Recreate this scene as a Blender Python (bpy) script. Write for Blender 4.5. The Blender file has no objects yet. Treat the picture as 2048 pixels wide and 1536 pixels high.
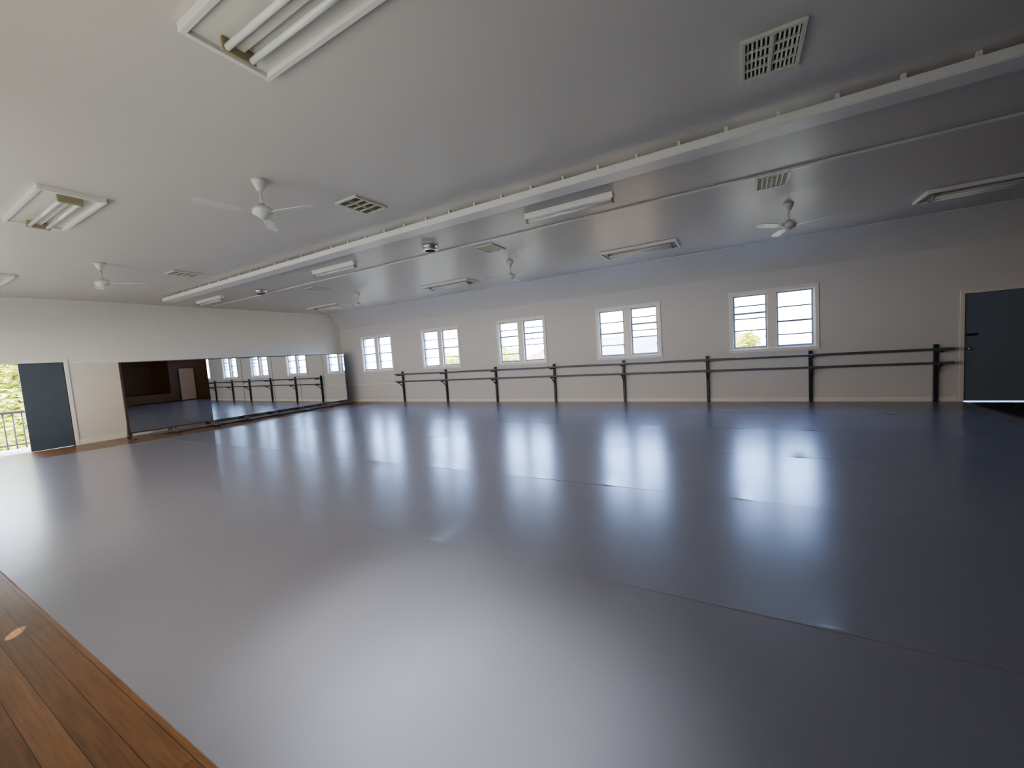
import bpy, bmesh, math, random
from mathutils import Vector, Matrix, noise
random.seed(4)
C = bpy.context.scene.collection
# ------------------------------------------------------------ materials
def nodes(name):
    m = bpy.data.materials.new(name); m.use_nodes = True
    nt = m.node_tree; b = nt.nodes['Principled BSDF']
    return m, nt, b
def mat(name, col, rough=0.5, metal=0.0, var=0.06, scale=3.0, bump=0.0, bscale=60.0, spec=0.5):
    m, nt, b = nodes(name)
    b.inputs['Roughness'].default_value = rough
    b.inputs['Metallic'].default_value = metal
    b.inputs['Specular IOR Level'].default_value = spec
    tc = nt.nodes.new('ShaderNodeTexCoord')
    n = nt.nodes.new('ShaderNodeTexNoise'); n.inputs['Scale'].default_value = scale; n.inputs['Detail'].default_value = 4
    nt.links.new(tc.outputs['Object'], n.inputs['Vector'])
    r = nt.nodes.new('ShaderNodeMix'); r.data_type = 'RGBA'
    c1 = [max(0, c*(1-var)) for c in col]; c2 = [min(1, c*(1+var)) for c in col]
    r.inputs[6].default_value = (*c1, 1); r.inputs[7].default_value = (*c2, 1)
    nt.links.new(n.outputs['Fac'], r.inputs[0]); nt.links.new(r.outputs[2], b.inputs['Base Color'])
    if bump > 0:
        n2 = nt.nodes.new('ShaderNodeTexNoise'); n2.inputs['Scale'].default_value = bscale
        nt.links.new(tc.outputs['Object'], n2.inputs['Vector'])
        bp = nt.nodes.new('ShaderNodeBump'); bp.inputs['Strength'].default_value = bump; bp.inputs['Distance'].default_value = 0.01
        nt.links.new(n2.outputs['Fac'], bp.inputs['Height']); nt.links.new(bp.outputs['Normal'], b.inputs['Normal'])
    return m
def brickmat(name, c1, c2, cm, bw, rh, ms, rough, swizzle='xy', bump=0.3, grain=0, offset=0.5, spec=0.5):
    m, nt, b = nodes(name)
    b.inputs['Roughness'].default_value = rough
    b.inputs['Specular IOR Level'].default_value = spec
    tc = nt.nodes.new('ShaderNodeTexCoord')
    sp = nt.nodes.new('ShaderNodeSeparateXYZ'); cb = nt.nodes.new('ShaderNodeCombineXYZ')
    nt.links.new(tc.outputs['Object'], sp.inputs[0])
    idx = {'x':0,'y':1,'z':2}
    nt.links.new(sp.outputs[idx[swizzle[0]]], cb.inputs[0]); nt.links.new(sp.outputs[idx[swizzle[1]]], cb.inputs[1])
    br = nt.nodes.new('ShaderNodeTexBrick'); br.offset = offset
    br.inputs['Scale'].default_value = 1; br.inputs['Brick Width'].default_value = bw
    br.inputs['Row Height'].default_value = rh; br.inputs['Mortar Size'].default_value = ms
    br.inputs['Mortar Smooth'].default_value = 0.2
    br.inputs['Color1'].default_value = (*c1,1); br.inputs['Color2'].default_value = (*c2,1); br.inputs['Mortar'].default_value = (*cm,1)
    nt.links.new(cb.outputs[0], br.inputs['Vector'])
    out = br.outputs['Color']
    if grain:
        mp = nt.nodes.new('ShaderNodeMapping'); mp.inputs['Scale'].default_value = (1.5, 30, 1)
        nt.links.new(cb.outputs[0], mp.inputs[0])
        n = nt.nodes.new('ShaderNodeTexNoise'); n.inputs['Scale'].default_value = 2; n.inputs['Detail'].default_value = 6
        nt.links.new(mp.outputs[0], n.inputs['Vector'])
        mx = nt.nodes.new('ShaderNodeMix'); mx.data_type='RGBA'; mx.blend_type='MULTIPLY'; mx.inputs[0].default_value = grain
        cr = nt.nodes.new('ShaderNodeValToRGB'); cr.color_ramp.elements[0].position=.3; cr.color_ramp.elements[0].color=(.45,.42,.4,1)
        cr.color_ramp.elements[1].position=.65
        nt.links.new(n.outputs['Fac'], cr.inputs[0])
        nt.links.new(out, mx.inputs[6]); nt.links.new(cr.outputs[0], mx.inputs[7]); out = mx.outputs[2]
    nt.links.new(out, b.inputs['Base Color'])
    if bump > 0:
        bp = nt.nodes.new('ShaderNodeBump'); bp.inputs['Strength'].default_value = bump; bp.inputs['Distance'].default_value = 0.004; bp.invert = True
        nt.links.new(br.outputs['Fac'], bp.inputs['Height']); nt.links.new(bp.outputs['Normal'], b.inputs['Normal'])
    return m
M_wall = mat('wall_paint', (.625,.64,.665), .6, var=.015)
M_wallw = brickmat('block_wall_paint', (.75,.73,.68),(.74,.72,.67),(.69,.67,.62), .62, .31, .004, .6, 'yz', .3)
M_wallwl = mat('smooth_wall_paint', (.73,.72,.68), .55, var=.03)
M_ceil = mat('ceiling_gloss_paint', (.65,.62,.59), .40, var=.02, scale=.8)
M_white = mat('white_gloss_trim', (.80,.79,.765), .35, var=.03)
M_whited = mat('white_enamel', (.70,.69,.65), .3, var=.04)
M_cream = mat('cream_enamel', (.66,.65,.56), .4, var=.05)
M_sash = mat('sash_paint_backlit', (.36,.37,.39), .45, var=.05)  # white sash paint darkened, backlit shade put into the colour
M_tray = mat('dark_cream_enamel', (.40,.39,.35), .4, var=.05)  # darker cream, used for back panels of the wider lights
M_tube = mat('lamp_glass', (.80,.82,.80), .15, var=.02)
M_yel = mat('yellowed_plastic', (.40,.36,.24), .4, var=.1)
M_dark = mat('dark_void', (.025,.024,.022), .8)
M_slot = mat('grille_backing', (.09,.09,.085), .8)
M_steel = mat('navy_black_steel', (.03,.038,.052), .4, var=.1)
M_rail = mat('grey_painted_rail', (.11,.12,.135), .45, var=.1, scale=8)
M_door = mat('blue_grey_door_paint', (.090,.115,.142), .45, var=.08)
M_door1 = mat('slate_blue_door_paint', (.16,.205,.265), .5, var=.06)
M_pinkd = mat('pale_pink_door_paint', (.60,.44,.38), .5, var=.05)
M_chrome = mat('chrome', (.75,.75,.76), .12, 1.0, var=.02)
M_mirror = mat('mirror_silver', (.82,.84,.83), .01, 1.0, var=.0)
M_alu = mat('dull_metal', (.28,.28,.28), .4, .7)
M_railg = mat('dark_grey_paint', (.07,.07,.07), .5)
M_brownf = mat('dark_timber_frame', (.06,.035,.022), .5, var=.2)
M_vinyl = mat('grey_dance_vinyl', (.238,.242,.288), .245, var=.03, scale=1.3, bump=.02, bscale=7, spec=.75)
M_rubber = mat('black_rubber', (.012,.012,.016), .45, var=.1)
M_wood = brickmat('hardwood_boards', (.27,.14,.068),(.16,.082,.04),(.04,.02,.012), 1.9, .10, .0016, .3, 'xy', .25, grain=.6)
M_panel = brickmat('brown_timber_panel', (.21,.115,.065),(.14,.074,.042),(.03,.016,.010), 3.0, .9, .008, .35, 'zy', .4, grain=.75)
M_roofb = brickmat('slate_blue_tiles', (.24,.29,.37),(.30,.35,.43),(.14,.16,.20), .33,.22,.02,.6,'xy',.5)
M_roofr = brickmat('terracotta_tiles', (.40,.20,.14),(.45,.25,.18),(.26,.14,.10), .33,.22,.02,.6,'xy',.5)
M_brick = brickmat('tan_brick', (.62,.44,.26),(.56,.38,.22),(.6,.55,.45), .24,.08,.01,.8,'xz',.3)
M_leaf = mat('leaf_green', (.14,.26,.03), .5, var=.5, scale=2)
M_leafy = mat('leaf_yellow_green', (.46,.52,.09), .5, var=.5, scale=2)
M_bark = mat('bark', (.16,.10,.06), .9, var=.3)
M_grass = mat('dry_ground', (.30,.30,.22), .9, var=.2, scale=.5)
M_deck = mat('pale_concrete', (.60,.58,.54), .8, var=.1)
def glassmat():
    m = bpy.data.materials.new('window_glass'); m.use_nodes = True; nt = m.node_tree; nt.nodes.clear()
    o = nt.nodes.new('ShaderNodeOutputMaterial'); t = nt.nodes.new('ShaderNodeBsdfTransparent'); g = nt.nodes.new('ShaderNodeBsdfGlossy')
    g.inputs['Roughness'].default_value = .03; mx = nt.nodes.new('ShaderNodeMixShader'); mx.inputs[0].default_value = .05
    t.inputs[0].default_value = (.95,.97,.96,1)
    nt.links.new(t.outputs[0], mx.inputs[1]); nt.links.new(g.outputs[0], mx.inputs[2]); nt.links.new(mx.outputs[0], o.inputs[0]); return m
M_glass = glassmat()
# ------------------------------------------------------------ builders
class MB:
    def __init__(s): s.bm = bmesh.new()
    def box(s, x0,x1,y0,y1,z0,z1, mi=0, M=None):
        co = [(x,y,z) for x in (x0,x1) for y in (y0,y1) for z in (z0,z1)]
        vs = [s.bm.verts.new((M @ Vector(c)) if M else c) for c in co]
        for f in ((0,1,3,2),(4,6,7,5),(0,4,5,1),(2,3,7,6),(0,2,6,4),(1,5,7,3)):
            fc = s.bm.faces.new([vs[i] for i in f]); fc.material_index = mi
        return s
    def tube(s, p0, p1, r, seg=12, r2=None, mi=0):
        p0=Vector(p0); p1=Vector(p1); d=p1-p0; q=d.to_track_quat('Z','Y'); r2 = r if r2 is None else r2
        a=[];b=[]
        for i in range(seg):
            t=2*math.pi*i/seg; v=Vector((math.cos(t),math.sin(t),0))
            a.append(s.bm.verts.new(p0+q@(v*r))); b.append(s.bm.verts.new(p1+q@(v*r2)))
        for i in range(seg):
            f=s.bm.faces.new((a[i],a[(i+1)%seg],b[(i+1)%seg],b[i])); f.smooth=True; f.material_index=mi
        s.bm.faces.new(a[::-1]).material_index=mi; s.bm.faces.new(b).material_index=mi
        return s
    def lathe(s, prof, seg=28, mi=0, c=(0,0,0)):
        rings=[]
        for r,z in prof:
            rings.append([s.bm.verts.new((c[0]+r*math.cos(2*math.pi*i/seg), c[1]+r*math.sin(2*math.pi*i/seg), c[2]+z)) for i in range(seg)])
        for A,B in zip(rings, rings[1:]):
            for i in range(seg):
                f=s.bm.faces.new((A[i],A[(i+1)%seg],B[(i+1)%seg],B[i])); f.smooth=True; f.material_index=mi
        for R in (rings[0], rings[-1]):
            try: s.bm.faces.new(R).material_index=mi
            except: pass
        return s
    def poly(s, pts, mi=0):
        f=s.bm.faces.new([s.bm.verts.new(p) for p in pts]); f.material_index=mi; return s
    def done(s, name, mats, parent=None, loc=(0,0,0), bevel=0, smooth=None):
        bmesh.ops.recalc_face_normals(s.bm, faces=s.bm.faces)
        me = bpy.data.meshes.new(name); s.bm.to_mesh(me); s.bm.free()
        for m in (mats if isinstance(mats,(list,tuple)) else [mats]): me.materials.append(m)
        o = bpy.data.objects.new(name, me); C.objects.link(o); o.location = loc
        if parent: o.parent = parent
        if bevel:
            b = o.modifiers.new('bevel','BEVEL'); b.width = bevel; b.segments = 2; b.limit_method='ANGLE'
        return o
def empty(name, loc, label, cat, group=None, rot=0):
    e = bpy.data.objects.new(name, None); e.empty_display_size=.1; C.objects.link(e); e.location = loc; e.rotation_euler[2]=rot
    tag(e,label,cat,group); return e
def tag(o,label,cat,group=None):
    o['label']=label; o['category']=cat
    if group: o['group']=group
def struct(o,label,cat):
    tag(o,label,cat); o['kind']='structure'
def copy_thing(e, loc, rot=None, label=None):
    n = e.copy(); C.objects.link(n); n.location = loc
    if rot is not None: n.rotation_euler[2] = rot
    if label: n['label'] = label
    for ch in e.children:
        c = ch.copy(); C.objects.link(c); c.parent = n
        for g in ch.children:
            k = g.copy(); C.objects.link(k); k.parent = c
    return n
# ------------------------------------------------------------ dimensions
XW, XE, YS, YN = -14.1, 5.0, 10.83, -0.40
ZC, ZB = 3.52, 2.93
TH = .2
WX = [-12.08,-8.96,-5.80,-2.58,.64]
OW, Z0, Z1 = .78, 1.22, 2.49
NW, NZ0, NZ1 = .90, .9, 2.6  # unseen north openings, sized for the light they let in
NX_ = WX[:4]  # eastmost opening left out to keep that end dim
DX0, DX1 = 3.68, 4.56      # south door
def wall_with_windows(y0,y1,zt,wx,door=None,ow=OW,a0=Z0,a1=Z1):
    b = MB(); cuts=[]
    for x in wx: cuts.append((x-ow,x+ow,a0,a1))
    if door: cuts.append((door[0],door[1],0,2.04))
    cuts.sort(); cur=XW-TH
    for a,c,z0,z1 in cuts:
        b.box(cur,a,y0,y1,0,zt)
        if z0>0: b.box(a,c,y0,y1,0,z0)
        b.box(a,c,y0,y1,z1,zt); cur=c
    b.box(cur,XE+TH,y0,y1,0,zt); return b
o = wall_with_windows(YS,YS+TH,ZB,WX,(DX0,DX1)).done('wall_south',M_wall); struct(o,'white painted smooth wall with paired sash windows','wall')
o = wall_with_windows(YN-TH,YN,ZB,NX_,None,NW,NZ0,NZ1).done('wall_north',M_wall); struct(o,'white painted wall, unseen openings sized for light','wall')
# west wall
b=MB(); DY0,DY1=1.55,3.05
b.box(XW-TH,XW,YN-TH,DY0,0,2.0,1).box(XW-TH,XW,DY1,YS+TH,0,2.0,1)
b.box(XW-TH,XW,YN-TH,DY0,2.0,ZC+.1,0).box(XW-TH,XW,DY1,YS+TH,2.0,ZC+.1,0).box(XW-TH,XW,DY0,DY1,2.03,ZC+.1,0)
o=b.done('wall_west',[M_wallw,M_wallwl]); struct(o,'cream painted wall, block pattern above a moulding','wall')
# east wall with stage
b=MB(); SY0,SY1,SZ0,SZ1=2.6,8.6,.5,2.9
b.box(XE,XE+TH,YN-TH,SY0,0,ZC+.1).box(XE,XE+TH,SY1,YS+TH,0,ZC+.1).box(XE,XE+TH,SY0,SY1,0,SZ0).box(XE,XE+TH,SY0,SY1,SZ1,ZC+.1)
b.box(XE+TH,XE+2.6,SY0-.5,SY1+.5,SZ0-.15,SZ0).box(XE+2.6,XE+2.7,SY0-.5,SY1+.5,SZ0-.15,SZ1+.5)
b.box(XE+TH,XE+2.6,SY0-.6,SY0-.5,SZ0-.15,SZ1+.5).box(XE+TH,XE+2.6,SY1+.5,SY1+.6,SZ0-.15,SZ1+.5).box(XE+TH,XE+2.7,SY0-.6,SY1+.6,SZ1+.4,SZ1+.5)
o=b.done('wall_east',M_panel); struct(o,'brown timber panelled wall with raised stage opening','wall')
b=MB(); b.box(-.03,0,-.06,0,0,2.06).box(-.03,0,.76,.82,0,2.06).box(-.03,0,0,.76,2.0,2.06)
d=b.done('door_3',M_brownf,loc=(XE,9.1,0)); struct(d,'pale door in dark timber frame beside the stage','door')
MB().box(-.015,0,.003,.757,.01,1.997).done('door_leaf',M_pinkd,parent=d)
# ceiling profile with coved edges
def cove(sgn,y):
    P0=Vector((y-sgn*.43,ZC)); P1=Vector((y-sgn*.05,ZB+.16)); P2=Vector((y,ZB)); out=[]
    for i in range(11):
        t=i/10; p=P0*(1-t)**2+P1*2*t*(1-t)+P2*t*t; out.append((p.x,p.y))
    return out
cs=cove(1,YS); cn=cove(-1,YN)[::-1]
prof=[(YN-TH,ZB)]+cn+cs+[(YS+TH,ZB),(YS+TH,ZC+.12),(YN-TH,ZC+.12)]
b=MB(); A=[b.bm.verts.new((XW,y,z)) for y,z in prof]; B=[b.bm.verts.new((XE,y,z)) for y,z in prof]
n=len(prof)
for i in range(n):
    f=b.bm.faces.new((A[i],A[(i+1)%n],B[(i+1)%n],B[i]))
    if 1<=i<=10 or 12<=i<=21:
        f.material_index = 1; f.smooth=True
b.bm.faces.new(A); b.bm.faces.new(B)
for e in b.bm.edges:
    fl=[f.smooth for f in e.link_faces]
    if len(fl)==2 and fl[0]!=fl[1]: e.smooth=False
o=b.done('ceiling',[M_ceil,M_wall]); struct(o,'off-white gloss painted ceiling with coved edges','ceiling')
o=MB().box(XW-1.0,XE+.6,YN-1.5,YN-TH,ZB,ZB+.12).done('trim_1',M_white); struct(o,'white painted roof eave, added unseen to block sun','eave')  # added eave, out of view, keeps sun from the north openings
o=MB().box(XW-TH-1.4,XW-TH,YN-TH,YS+TH,2.75,2.87).done('trim_2',M_white); struct(o,'white porch soffit added unseen to shade the doorway','eave')  # unseen soffit, added to keep sun off the floor by the door
o=MB().box(XW-TH,XE+TH,YN-TH,YS+TH,-.15,0).done('floor',M_wood); struct(o,'polished brown hardwood board floor','floor')
def trimbox(name,lab,*a):
    o=MB().box(*a).done(name,M_white,bevel=.004); struct(o,lab,'moulding')
o=MB().box(XW+.02,DX0-.08,YS-.018,YS,0,.09).box(DX1+.08,XE,YS-.018,YS,0,.09).done('baseboard_south',M_white,bevel=.003); struct(o,'white painted skirting board','baseboard')
o=MB().box(XW,XW+.018,YN,DY0-.08,0,.12).box(XW,XW+.018,DY1+.08,YS,0,.12).done('baseboard_west',M_white,bevel=.003); struct(o,'white painted skirting board','baseboard')
trimbox('trim_3','thin horizontal wall moulding in the corner',XW+.02,-11.2,YS-.012,YS,.67,.70)
o=MB().box(XW,XW+.025,YN,DY0-.08,1.99,2.04).box(XW,XW+.025,DY1+.08,YS,1.99,2.04).done('trim_4',M_white,bevel=.003); struct(o,'white horizontal moulding above mirror line','moulding')
trimbox('trim_5','thin cornice bead along ceiling edge',XW,XE,YS-.455,YS-.43,ZC-.015,ZC)
trimbox('trim_6','thin cornice bead at wall top',XW,XW+.025,YN+.43,YS-.43,ZC-.025,ZC)
# ------------------------------------------------------------ windows
BARS=[([.26,.5,.75],[.25,.5,.75]),([.25,.5,.75],[.27,.5,.76]),([.2,.36,.6,.8],[.18,.32,.46,.60]),([.26,.5,.76],[.2,.34,.48,.62]),([.2,.34,.44,.66],[.28,.54,.78])]
for i,x in enumerate(WX):
    b=MB(); y=YS
    for (a,c,z,w) in ((-OW-.07,OW+.07,Z1,Z1+.07),(-OW-.07,OW+.07,Z0-.07,Z0),(-OW-.07,-OW,Z0,Z1),(OW,OW+.07,Z0,Z1)):
        b.box(a,c,-.022,0,z,w)
    b.box(-OW-.09,OW+.09,-.045,-.022,Z0-.03,Z0)
    b.box(-OW,-OW+.02,0,TH,Z0,Z1).box(OW-.02,OW,0,TH,Z0,Z1).box(-OW+.02,OW-.02,0,TH,Z0,Z0+.02).box(-OW+.02,OW-.02,0,TH,Z1-.02,Z1)
    b.box(-.09,.09,-.01,.14,Z0+.02,Z1-.02)
    w=b.done('window_%d'%(i+1),M_white,loc=(x,y,0),bevel=.003)
    struct(w,'white painted timber sash window pair with horizontal bars','window')
    for k,(a,c) in enumerate(((-OW+.02,-.09),(.09,OW-.02))):
        b=MB(); s=.035; zz0,zz1=Z0+.02,Z1-.02
        b.box(a,a+s,.05,.09,zz0,zz1).box(c-s,c,.05,.09,zz0,zz1).box(a+s,c-s,.05,.09,zz0,zz0+.045).box(a+s,c-s,.05,.09,zz1-.035,zz1)
        for j,f in enumerate(BARS[i][k]):
            zz=zz1-(zz1-zz0)*f; t=.015 if j!=1 else .022
            b.box(a+s,c-s,.055,.085,zz-t,zz+t)
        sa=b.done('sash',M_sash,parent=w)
        MB().box(a+s,c-s,.068,.072,zz0+.04,zz1-.03).done('glass_pane',M_glass,parent=w)
        st=MB().tube((c-s-.02,.06,zz0+.34),(c-.0,.03,zz0+.05),.006,6).done('window_stay',M_alu,parent=w)
# ------------------------------------------------------------ doors
b=MB(); b.box(-.06,0,-.02,TH,0,2.10).box(DX1-DX0,DX1-DX0+.06,-.02,TH,0,2.10).box(0,DX1-DX0,-.02,TH,2.04,2.10)
d=b.done('door_1',M_whited,loc=(DX0,YS,0),bevel=.003); struct(d,'closed blue-grey door in white frame beside the barre','door')
W=DX1-DX0
lf=MB().box(.004,W-.004,.01,.05,.008,2.036).done('door_leaf',M_door1,parent=d,bevel=.002)
h=MB().lathe([(.0,0),(.027,0),(.027,.01),(.01,.015),(.01,.035),(.024,.045),(.026,.06),(.015,.07),(0,.07)],20).done('door_knob',M_chrome,parent=lf,loc=(.06,.01,1.0)); h.rotation_euler[0]=math.pi/2
MB().box(.03,.18,-.004,.009,1.24,1.29).done('door_bolt',M_steel,parent=lf)
b=MB(); b.box(-TH,.02,-.07,0,0,2.1).box(-TH,.02,1.5,1.57,0,2.1).box(-TH,.02,0,1.5,2.03,2.1)
d=b.done('door_2',M_white,loc=(XW,DY0,0),bevel=.003); struct(d,'blue-grey double door with one leaf open to outside','door')
MB().box(-.06,-.02,.80,1.497,.008,2.025).done('door_leaf',M_door,parent=d,bevel=.002)
MB().box(-.95,-.205,.005,.045,.008,2.025).done('door_leaf',M_door,parent=d,bevel=.002)
# ------------------------------------------------------------ dance mats
def xe(y): return -12.75+(y-1.0)*.11
seams=[.62,2.40,4.15,5.83,7.50,9.15,10.76]
buck={1:[(.4,.005),(-2.2,.005)],2:[(2.95,.014),(.0,.006),(-1.3,.006)],3:[(2.9,.014),(.6,.006)],4:[(2.7,.014),(.9,.006)],5:[(2.2,.010)]}
for k in range(6):
    y0=seams[k]+.003; y1=seams[k+1]-.003
    bm=bmesh.new(); NX=420; vs=[0,.004,.012,.03,.25,.5,.75,.97,.988,.996,1]; amp=[1,1,.8,.15,0,0,0,.15,.8,1,1]
    xr = 3.65+random.uniform(-.04,.04); grid=[]
    for i in range(NX+1):
        row=[]
        for v,am in zip(vs,amp):
            y=y0+(y1-y0)*v; x=xe(y)+(xr-xe(y))*i/NX
            nz=noise.noise(Vector((x*1.7,k*7.3+(0 if v<.5 else 3.1),.3)))
            nz2=noise.noise(Vector((x*.5,y*1.3,k*2.0)))
            z=.005+am*max(0,nz+.05)*.005+ .001*(nz2+1)
            if v<.5:
                for bx,ba in buck.get(k,[]): z+=am*ba*math.exp(-((x-bx)/.07)**2)
            row.append(bm.verts.new((x,y,z)))
        grid.append(row)
    for i in range(NX):
        for j in range(len(vs)-1):
            f=bm.faces.new((grid[i][j],grid[i+1][j],grid[i+1][j+1],grid[i][j+1])); f.smooth=True
    be=[e for e in bm.edges if e.is_boundary]
    r=bmesh.ops.extrude_edge_only(bm,edges=be)
    for v in r['geom']:
        if isinstance(v,bmesh.types.BMVert): v.co.z=0.0002
    for e in be: e.smooth=False
    mb=MB(); mb.bm.free(); mb.bm=bm
    o=mb.done('dance_floor_mat',M_vinyl); tag(o,'long grey vinyl dance floor strip laid over timber','dance floor mat','grey vinyl dance floor strips')
o=MB().box(3.72,4.95,6.6,10.6,.0005,.008).done('rubber_mat',M_rubber,bevel=.002); tag(o,'black rubber mat on the floor near the door','mat')
# ------------------------------------------------------------ barre
e=empty('ballet_barre',(-10.8,YS,0),'two-rail wall barre on dark steel posts under windows','ballet barre')
L=14.1
for zr,nm,hh in ((1.03,'upper_rail',.024),(.77,'lower_rail',.021)):
    MB().box(-.14,L+.16,-.31,-.24,zr-hh,zr+hh).done(nm,M_rail,parent=e,bevel=.008)
for i in range(8):
    x=i*2.02
    if i==7: x=L-.02
    MB().box(-.028,.028,-.08,-.02,0,1.12).done('post',M_steel,parent=e,loc=(x,0,0),bevel=.003)
    MB().box(-.02,.02,-.33,-.08,.972,1.006).done('upper_bracket',M_steel,parent=e,loc=(x,0,0))
    b=MB()
    b.box(-.02,.02,-.33,-.08,.716,.749)
    P=[(-.012,-.28,.717),(-.012,-.25,.717),(-.012,-.08,.58),(-.012,-.08,.55)]
    A=[b.bm.verts.new(p) for p in P]; B=[b.bm.verts.new((-p[0],p[1],p[2])) for p in P]
    b.bm.faces.new(A); b.bm.faces.new(B)
    for j in range(4): b.bm.faces.new((A[j],A[(j+1)%4],B[(j+1)%4],B[j]))
    b.done('lower_bracket',M_steel,parent=e,loc=(x,0,0))
# ------------------------------------------------------------ mirrors
MY0,MY1=3.86,10.22; N=7; pw=(MY1-MY0)/N
for i in range(N):
    yc=MY0+pw*(i+.5); xc=-13.36+(yc-MY0)*math.tan(math.radians(1.0))
    yaw=math.radians([-4.2,-4.0,-1.1,-.9,-1.1,-.95,-1.0][i])
    e=empty('standing_mirror',(xc,yc,0),'tall frameless mirror panel on a low metal floor stand','mirror','row of studio mirrors on stands',rot=yaw)
    hw=pw/2-.004
    MB().box(-.006,0,-hw,hw,.17,1.93).done('mirror_glass',M_mirror,parent=e)
    MB().box(-.03,-.006,-hw,hw,.15,1.95).box(-.006,.004,-hw,hw,.145,.168).box(-.006,.004,-hw,hw,1.932,1.945).done('backing_frame',M_brownf,parent=e)
    b=MB(); b.box(-.05,-.0,-hw,hw,.03,.08)
    for yy in (-hw+.03,hw-.03):
        b.box(-.45,.28,yy-.02,yy+.02,.045,.075).box(-.06,-.03,yy-.015,yy+.015,.075,.16)
        b.tube((-.42,yy,.07),(-.04,yy,1.5),.012,8)
    b.done('stand',M_alu,parent=e,bevel=.003)
    for yy in (-hw+.03,hw-.03):
        for xx in (-.42,.25):
            MB().tube((xx,yy-.012,.0225),(xx,yy+.012,.0225),.022,14).done('caster_wheel',M_dark,parent=e)
    if i==0:
        MB().box(-.04,.02,-hw-.04,-hw-.002,.0,1.95).done('end_post',M_brownf,parent=e)
# ------------------------------------------------------------ ceiling pelmet and conduit
e=empty('curtain_pelmet',(-12.5,4.55,ZC),'long white timber pelmet board hung below the ceiling','pelmet')
LP=XE-.02+12.5
MB().box(0,LP,0,.24,-.132,-.122).box(0,LP,0,.03,-.122,-.046).done('board',M_white,parent=e,bevel=.003)
x=.25; br=None
while x<LP-.1:
    if br is None:
        br=MB().box(-.014,.014,.012,.05,-.048,0).done('bracket',M_whited,parent=e,loc=(x,0,0))
    else:
        c=br.copy(); C.objects.link(c); c.parent=e; c.location=(x,0,0)
    x+=.42
o=MB().box(0,XE-XW-.6,-.02,.02,-.03,0).done('cable_conduit',M_whited,loc=(-13.5,6.14,ZC),bevel=.008); tag(o,'thin white cable duct running along the ceiling','conduit')
# ------------------------------------------------------------ panel lights
def panel_light(loc,label,hx,hy):
    e=empty('fluorescent_panel_light',loc,label,'ceiling light','fluorescent panel lights with open frames')
    b=MB(); d=.055
    for (a,c,g,f) in ((-hx,hx,-hy,-hy+.035),(-hx,hx,hy-.035,hy),(-hx,-hx+.035,-hy+.035,hy-.035),(hx-.035,hx,-hy+.035,hy-.035)):
        b.box(a,c,g,f,-d,-.0)
    b.done('frame',M_white,parent=e,bevel=.004)
    MB().box(-hx+.035,hx-.035,-hy+.035,hy-.035,-.025,-.012).done('back_panel',M_whited if hy<.28 else M_tray,parent=e)
    MB().box(-hx+.14,hx-.14,-.03,.03,-.06,-.025).done('gear_tray',M_whited,parent=e,bevel=.006)
    t=hx-.13
    for s in (-1,1): MB().box(s*t-.013,s*t+.013,-.10,.10,-.105,-.025).done('lamp_holder',M_yel,parent=e,bevel=.01)
    for yy in (-.07,.07):
        MB().tube((-t+.012,yy,-.083),(t-.012,yy,-.083),.019,16).done('lamp_tube',M_tube,parent=e)
    return e
pl=panel_light((-2.02,1.50,ZC),'white framed ceiling light with twin bare tubes',.74,.26)
copy_thing(pl,(-6.80,1.57,ZC)); copy_thing(pl,(-12.0,1.75,ZC))
pl=panel_light((3.28,8.9,ZC),'white framed ceiling light with twin tubes, dull tray',.77,.31)
for x in (-1.8,-6.85,-12.0): copy_thing(pl,(x,8.9,ZC))
def batten(loc):
    e=empty('batten_light',loc,'narrow white fluorescent batten with single tube','ceiling light','fluorescent batten lights')
    b=MB(); P=[(-.06,0),(.06,0),(.04,-.075),(-.04,-.075)]
    A=[b.bm.verts.new((-.65,y,z)) for y,z in P]; B=[b.bm.verts.new((.65,y,z)) for y,z in P]
    for i in range(4): b.bm.faces.new((A[i],A[(i+1)%4],B[(i+1)%4],B[i]))
    b.bm.faces.new(A); b.bm.faces.new(B)
    b.done('body',M_white,parent=e,bevel=.004)
    for s in (-1,1): MB().box(s*.633-.013,s*.633+.013,-.03,.03,-.13,-.06).done('lamp_holder',M_yel,parent=e,bevel=.006)
    MB().tube((-.62,0,-.11),(.62,0,-.11),.018,14).done('lamp_tube',M_tube,parent=e)
    return e
bl=batten((-2.05,5.45,ZC)); copy_thing(bl,(-7.15,5.5,ZC)); copy_thing(bl,(-12.3,5.5,ZC))
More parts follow.
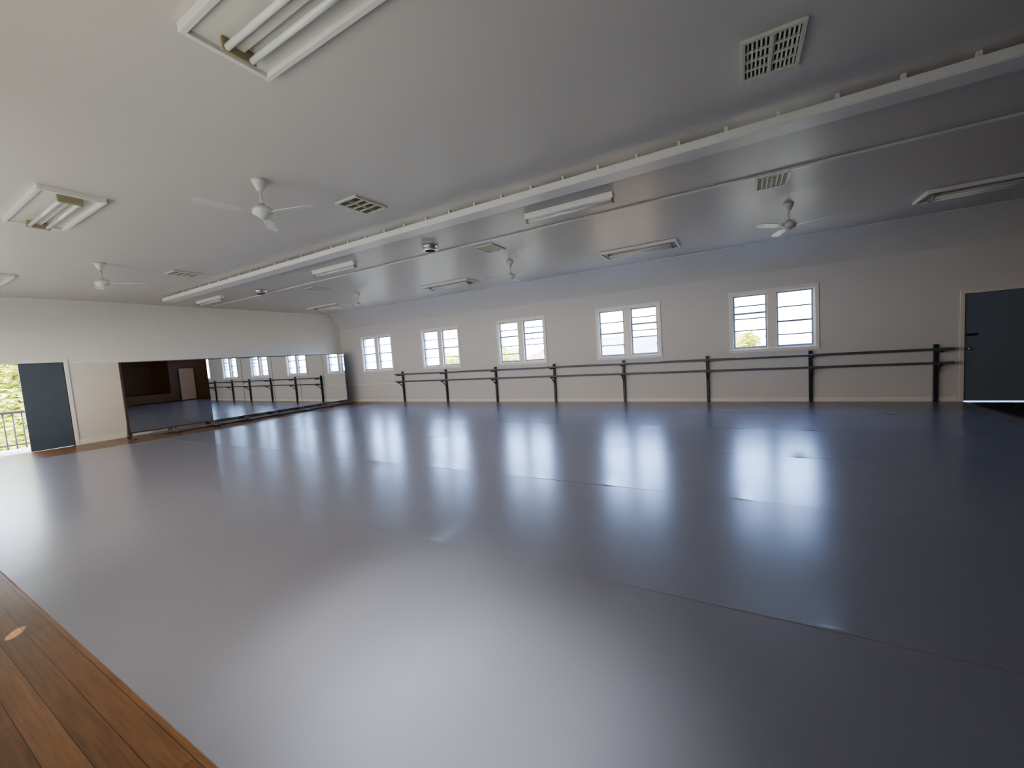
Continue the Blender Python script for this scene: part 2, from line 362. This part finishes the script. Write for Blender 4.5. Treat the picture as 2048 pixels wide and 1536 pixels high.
# ------------------------------------------------------------ fans
e=empty('ceiling_fan',(-4.4,2.57,ZC),'white ceiling fan with three metal blades','ceiling fan','white three-blade ceiling fans',rot=math.radians(20))
MB().lathe([(0,0),(.075,0),(.072,-.02),(.05,-.07),(.03,-.11),(.018,-.12),(0,-.12)]).done('canopy',M_whited,parent=e)
MB().tube((0,0,-.11),(0,0,-.26),.013,14).done('rod',M_whited,parent=e)
MB().lathe([(0,-.25),(.03,-.25),(.035,-.27),(.08,-.285),(.10,-.31),(.103,-.335),(.09,-.36),(.055,-.375),(.04,-.395),(0,-.40)]).done('motor_housing',M_whited,parent=e)
for i in range(3):
    b=MB(); M=Matrix.Rotation(math.radians(120*i),4,'Z')
    b.box(.08,.22,-.016,.016,-.347,-.340,M=M)
    Mt=M@Matrix.Translation((0,0,-.343))@Matrix.Rotation(math.radians(12),4,'X')
    pts=[(.18,-.038),(.24,-.054),(.54,-.060),(.60,-.040),(.61,0),(.60,.040),(.54,.060),(.24,.054),(.18,.038)]
    up=[b.bm.verts.new(Mt@Vector((x,y,.003))) for x,y in pts]; dn=[b.bm.verts.new(Mt@Vector((x,y,-.003))) for x,y in pts]
    b.bm.faces.new(up); b.bm.faces.new(dn[::-1])
    for j in range(len(pts)):
        k=(j+1)%len(pts); b.bm.faces.new((up[j],dn[j],dn[k],up[k]))
    b.done('blade',M_whited,parent=e)
for (x,y,r) in ((-9.48,2.65,50),(.7,7.75,-15),(-4.35,7.85,-20),(-9.5,8.0,-10)):
    copy_thing(e,(x,y,ZC),math.radians(r))
# ------------------------------------------------------------ vents
def vent(loc,kind,label):
    e=empty('air_vent',loc,label,'air vent','ceiling air vents')
    hx,hy=.19,.25; b=MB(); fw=.03
    for (a,c,d,f) in ((-hx,hx,-hy,-hy+fw),(-hx,hx,hy-fw,hy),(-hx,-hx+fw,-hy+fw,hy-fw),(hx-fw,hx,-hy+fw,hy-fw)):
        b.box(a,c,d,f,-.024,0)
    b.done('frame',M_cream,parent=e,bevel=.004)
    b=MB(); ix,iy=hx-fw,hy-fw
    if kind==0:
        b.box(-.007,.007,-iy,iy,-.024,-.002)
        for yy in (-.5,0,.5): b.box(-ix,ix,yy*iy-.006,yy*iy+.006,-.024,-.002)
        for k in range(12):
            x=-ix+.014+k*(2*ix-.028)/11
            M=Matrix.Translation((x,0,-.013))@Matrix.Rotation(math.radians(40),4,'Y')
            b.box(-.008,.008,-iy,iy,-.0012,.0012,M=M)
    else:
        for k in range(1,6): b.box(-ix+k*2*ix/6-.006,-ix+k*2*ix/6+.006,-iy,iy,-.02,-.002)
        for k in range(1,8): b.box(-ix,ix,-iy+k*2*iy/8-.006,-iy+k*2*iy/8+.006,-.019,-.003)
    b.done('louvre_grille',M_cream,parent=e)
    MB().box(-ix,ix,-iy,iy,-.002,-.0005).done('duct_backing',M_slot,parent=e)
    return e
v=vent((.24,3.62,ZC),0,'cream louvred square air vent set in ceiling')
copy_thing(v,(-4.14,3.69,ZC)); copy_thing(v,(-9.5,3.86,ZC))
v=vent((.41,6.45,ZC),1,'cream grid air vent set in ceiling')
copy_thing(v,(-4.06,6.6,ZC)); copy_thing(v,(-9.45,6.7,ZC))
e=empty('round_downlight',(-4.75,5.68,ZC),'small round chrome surface-mounted ceiling fitting','downlight','round chrome ceiling fittings')
MB().lathe([(0,0),(.13,0),(.14,-.02),(.14,-.04),(.12,-.05),(.12,-.07),(.135,-.075),(.135,-.09),(.10,-.10),(.10,-.092),(.0,-.092)]).done('housing',M_chrome,parent=e)
MB().lathe([(0,-.093),(.095,-.093),(.08,-.104),(0,-.108)]).done('lens',M_dark,parent=e)
copy_thing(e,(-10.4,5.8,ZC))
# ------------------------------------------------------------ exterior
GZ=-3.0
o=MB().box(-60,60,-40,90,GZ-.2,GZ).done('lawn',M_grass); tag(o,'dry grass ground outside the hall','ground'); o['kind']='stuff'
def house(loc,w,d,eave,ridge,roof,label):
    e=empty('house',loc,label,'house'); hw,hd=w/2,d/2
    MB().box(-hw+.4,hw-.4,-hd+.4,hd-.4,0,eave).done('walls',M_brick,parent=e)
    b=MB(); r=hd*.8
    P=[(-hw,-hd,eave),(hw,-hd,eave),(hw,hd,eave),(-hw,hd,eave),(-hw+r,0,ridge),(hw-r,0,ridge)]
    vs=[b.bm.verts.new(p) for p in P]
    for f in ((0,1,5,4),(2,3,4,5),(1,2,5),(3,0,4),(0,3,2,1)): b.bm.faces.new([vs[i] for i in f])
    b.done('roof',roof,parent=e)
    MB().box(-hw,hw,-hd-.08,-hd,eave-.15,eave).done('gutter',M_white,parent=e)
    for s in (-.5,.2): MB().box(hw*s,hw*(s+.3),-hd+.37,-hd+.42,1.0,2.2).done('house_window',M_slot,parent=e)
house((-4.6,23,GZ),9,7,4.0,5.0,M_roofb,'neighbouring brick house with blue-grey tiled hip roof')
house((-12,36,GZ),12,8,3.6,5.4,M_roofr,'neighbouring brick house with red tiled hip roof')
house((-1.6,34,GZ),7,6,3.5,5.2,M_roofr,'brick house with terracotta hip roof near trees')
def tree(loc,h,r,lm,label,nl=2500,seed=1,lo=.5):
    rnd=random.Random(seed)
    e=empty('tree',loc,label,'tree'); b=MB(); b.tube((0,0,0.0),(.0,0,h*.55),.16,10,.09)
    cl=[]
    for i in range(11):
        a=rnd.uniform(0,6.28); rr=rnd.uniform(.1,.75)*r; z=h*rnd.uniform(lo,.92)
        c=Vector((rr*math.cos(a),rr*math.sin(a),z)); cl.append(c); b.tube((.0,0,min(z,h*rnd.uniform(.3,.5))),c,.06,6,.02)
    b.done('trunk',M_bark,parent=e)
    b=MB()
    for i in range(nl):
        c=rnd.choice(cl); v=Vector((rnd.gauss(0,1),rnd.gauss(0,1),rnd.gauss(0,.8)))*r*.26
        v=v if v.length<r*.6 else v*.5
        p=c+v; q=Vector((rnd.uniform(-1,1),rnd.uniform(-1,1),rnd.uniform(-1,1))).to_track_quat('Z','Y'); s=rnd.uniform(.08,.18)
        b.poly([p+q@Vector(t) for t in ((-s,0,0),(0,-s*.45,0),(s,0,0),(0,s*.45,0))])
    o=b.done('foliage',lm,parent=e); o['kind']='stuff'
tree((-21,28,GZ),5.2,2.0,M_leafy,'yellow-green leafy garden tree',2500,2)
tree((-15.0,26,GZ),4.9,1.8,M_leafy,'small yellow-green garden tree',2000,3)
tree((.4,28.8,GZ),5.0,.75,M_leafy,'small olive-green tree beside a tiled roof',1300,5)
tree((-22.5,3.6,GZ),6.8,2.1,M_leafy,'sunlit green tree beyond the balcony',6000,7,.36)
tree((-27,-1.6,GZ),7.5,2.2,M_leaf,'dense green tree beyond the balcony',2500,8)
o=MB().box(XW-TH-1.5,XW-TH,-.5,5.5,-.25,-.02).done('balcony_deck',M_deck); tag(o,'pale concrete balcony landing outside the door','balcony')
e=empty('balcony_railing',(XW-TH-1.4,2.5,-.02),'grey metal balcony railing with vertical bars','railing')
MB().box(-.03,.03,-2.9,2.9,.88,.94).done('handrail',M_railg,parent=e); MB().box(-.02,.02,-2.9,2.9,.08,.12).done('bottom_rail',M_railg,parent=e)
bb=None; y=-2.8
while y<2.85:
    if bb is None: bb=MB().tube((0,0,0),(0,0,.88),.015,8).done('baluster',M_railg,parent=e,loc=(0,y,0))
    else: c=bb.copy(); C.objects.link(c); c.parent=e; c.location=(0,y,0)
    y+=.15
# ------------------------------------------------------------ light
w=bpy.data.worlds.new('sky'); bpy.context.scene.world=w; w.use_nodes=True; nt=w.node_tree
bg=nt.nodes['Background']; tc=nt.nodes.new('ShaderNodeTexCoord'); sp=nt.nodes.new('ShaderNodeSeparateXYZ')
cr=nt.nodes.new('ShaderNodeValToRGB'); cr.color_ramp.elements[0].position=0; cr.color_ramp.elements[0].color=(1.08,1.50,2.45,1)
cr.color_ramp.elements[1].position=.7; cr.color_ramp.elements[1].color=(.60,.92,1.9,1)
mr=nt.nodes.new('ShaderNodeMapRange'); mr.inputs[1].default_value=-.3; mr.inputs[2].default_value=.3
mx=nt.nodes.new('ShaderNodeMix'); mx.data_type='RGBA'; mx.inputs[6].default_value=(1.34,1.17,.96,1)   # bright hazy sky on the sun side
nt.links.new(tc.outputs['Generated'],sp.inputs[0]); nt.links.new(sp.outputs[2],cr.inputs[0]); nt.links.new(sp.outputs[1],mr.inputs[0])
nt.links.new(mr.outputs[0],mx.inputs[0]); nt.links.new(cr.outputs[0],mx.inputs[7]); nt.links.new(mx.outputs[2],bg.inputs[0])
bg.inputs[1].default_value=11.0
def area(name,loc,rot,sx,sy):
    l=bpy.data.lights.new(name,'AREA'); l.shape='RECTANGLE'; l.size=sx; l.size_y=sy
    l.cycles.is_portal=True
    o=bpy.data.objects.new(name,l); C.objects.link(o); o.location=loc; o.rotation_euler=rot; return o
for x in WX:
    area('daylight_portal',(x,YS+TH+.02,(Z0+Z1)/2),(-math.pi/2,0,0),2*OW,Z1-Z0)
for x in NX_:
    area('daylight_portal',(x,YN-TH-.02,(NZ0+NZ1)/2),(math.pi/2,0,0),2*NW,NZ1-NZ0)
area('daylight_portal',(XW-TH-.02,(DY0+DY1)/2,1.02),(0,-math.pi/2,0),2.04,DY1-DY0)
l=bpy.data.lights.new('sun','SUN'); l.energy=15; l.angle=.01; l.color=(1,.93,.8)
o=bpy.data.objects.new('sun',l); C.objects.link(o); o.rotation_euler=Vector((.12,.35,-.9)).to_track_quat('-Z','Y').to_euler()
def spot(name,en,deg,blend,size,col,loc,tgt):
    l=bpy.data.lights.new(name,'SPOT'); l.energy=en; l.spot_size=math.radians(deg); l.spot_blend=blend; l.shadow_soft_size=size; l.color=col
    o=bpy.data.objects.new(name,l); C.objects.link(o); o.location=loc
    o.rotation_euler=(Vector(tgt)-Vector(loc)).to_track_quat('-Z','Y').to_euler()
spot('daylight_pool_standin',400,33,1,.3,(.96,1,.98),(-1.6,-.1,2.6),(-1.78,1.50,0))  # added spots inside the room, standing in for daylight on the floor
spot('daylight_pool_standin',480,35,1,.3,(.96,1,.98),(-1.2,-.1,2.6),(-.95,1.15,0))
spot('sun_glint_standin',700,2.2,.1,.003,(1,.86,.66),(-2.6,-.3,.75),(-3.90,.47,0))  # added narrow spot lamp in place of a sliver of sun
# ------------------------------------------------------------ camera
r=Vector((.8671,.4919,-.0684)).normalized(); bk=Vector((.4976,-.8650,.0756)); bk=(bk-r*bk.dot(r)).normalized(); up=bk.cross(r)
cam=bpy.data.cameras.new('camera'); co=bpy.data.objects.new('camera',cam); C.objects.link(co)
cam.sensor_width=36; cam.lens=800/2048*36; cam.clip_start=.02
m=Matrix((r,up,bk)).transposed().to_4x4(); m.translation=Vector((0,0,1.5)); co.matrix_world=m
bpy.context.scene.camera=co
vs=bpy.context.scene.view_settings; vs.view_transform='AgX'; vs.look='AgX - Medium High Contrast'; vs.exposure=0
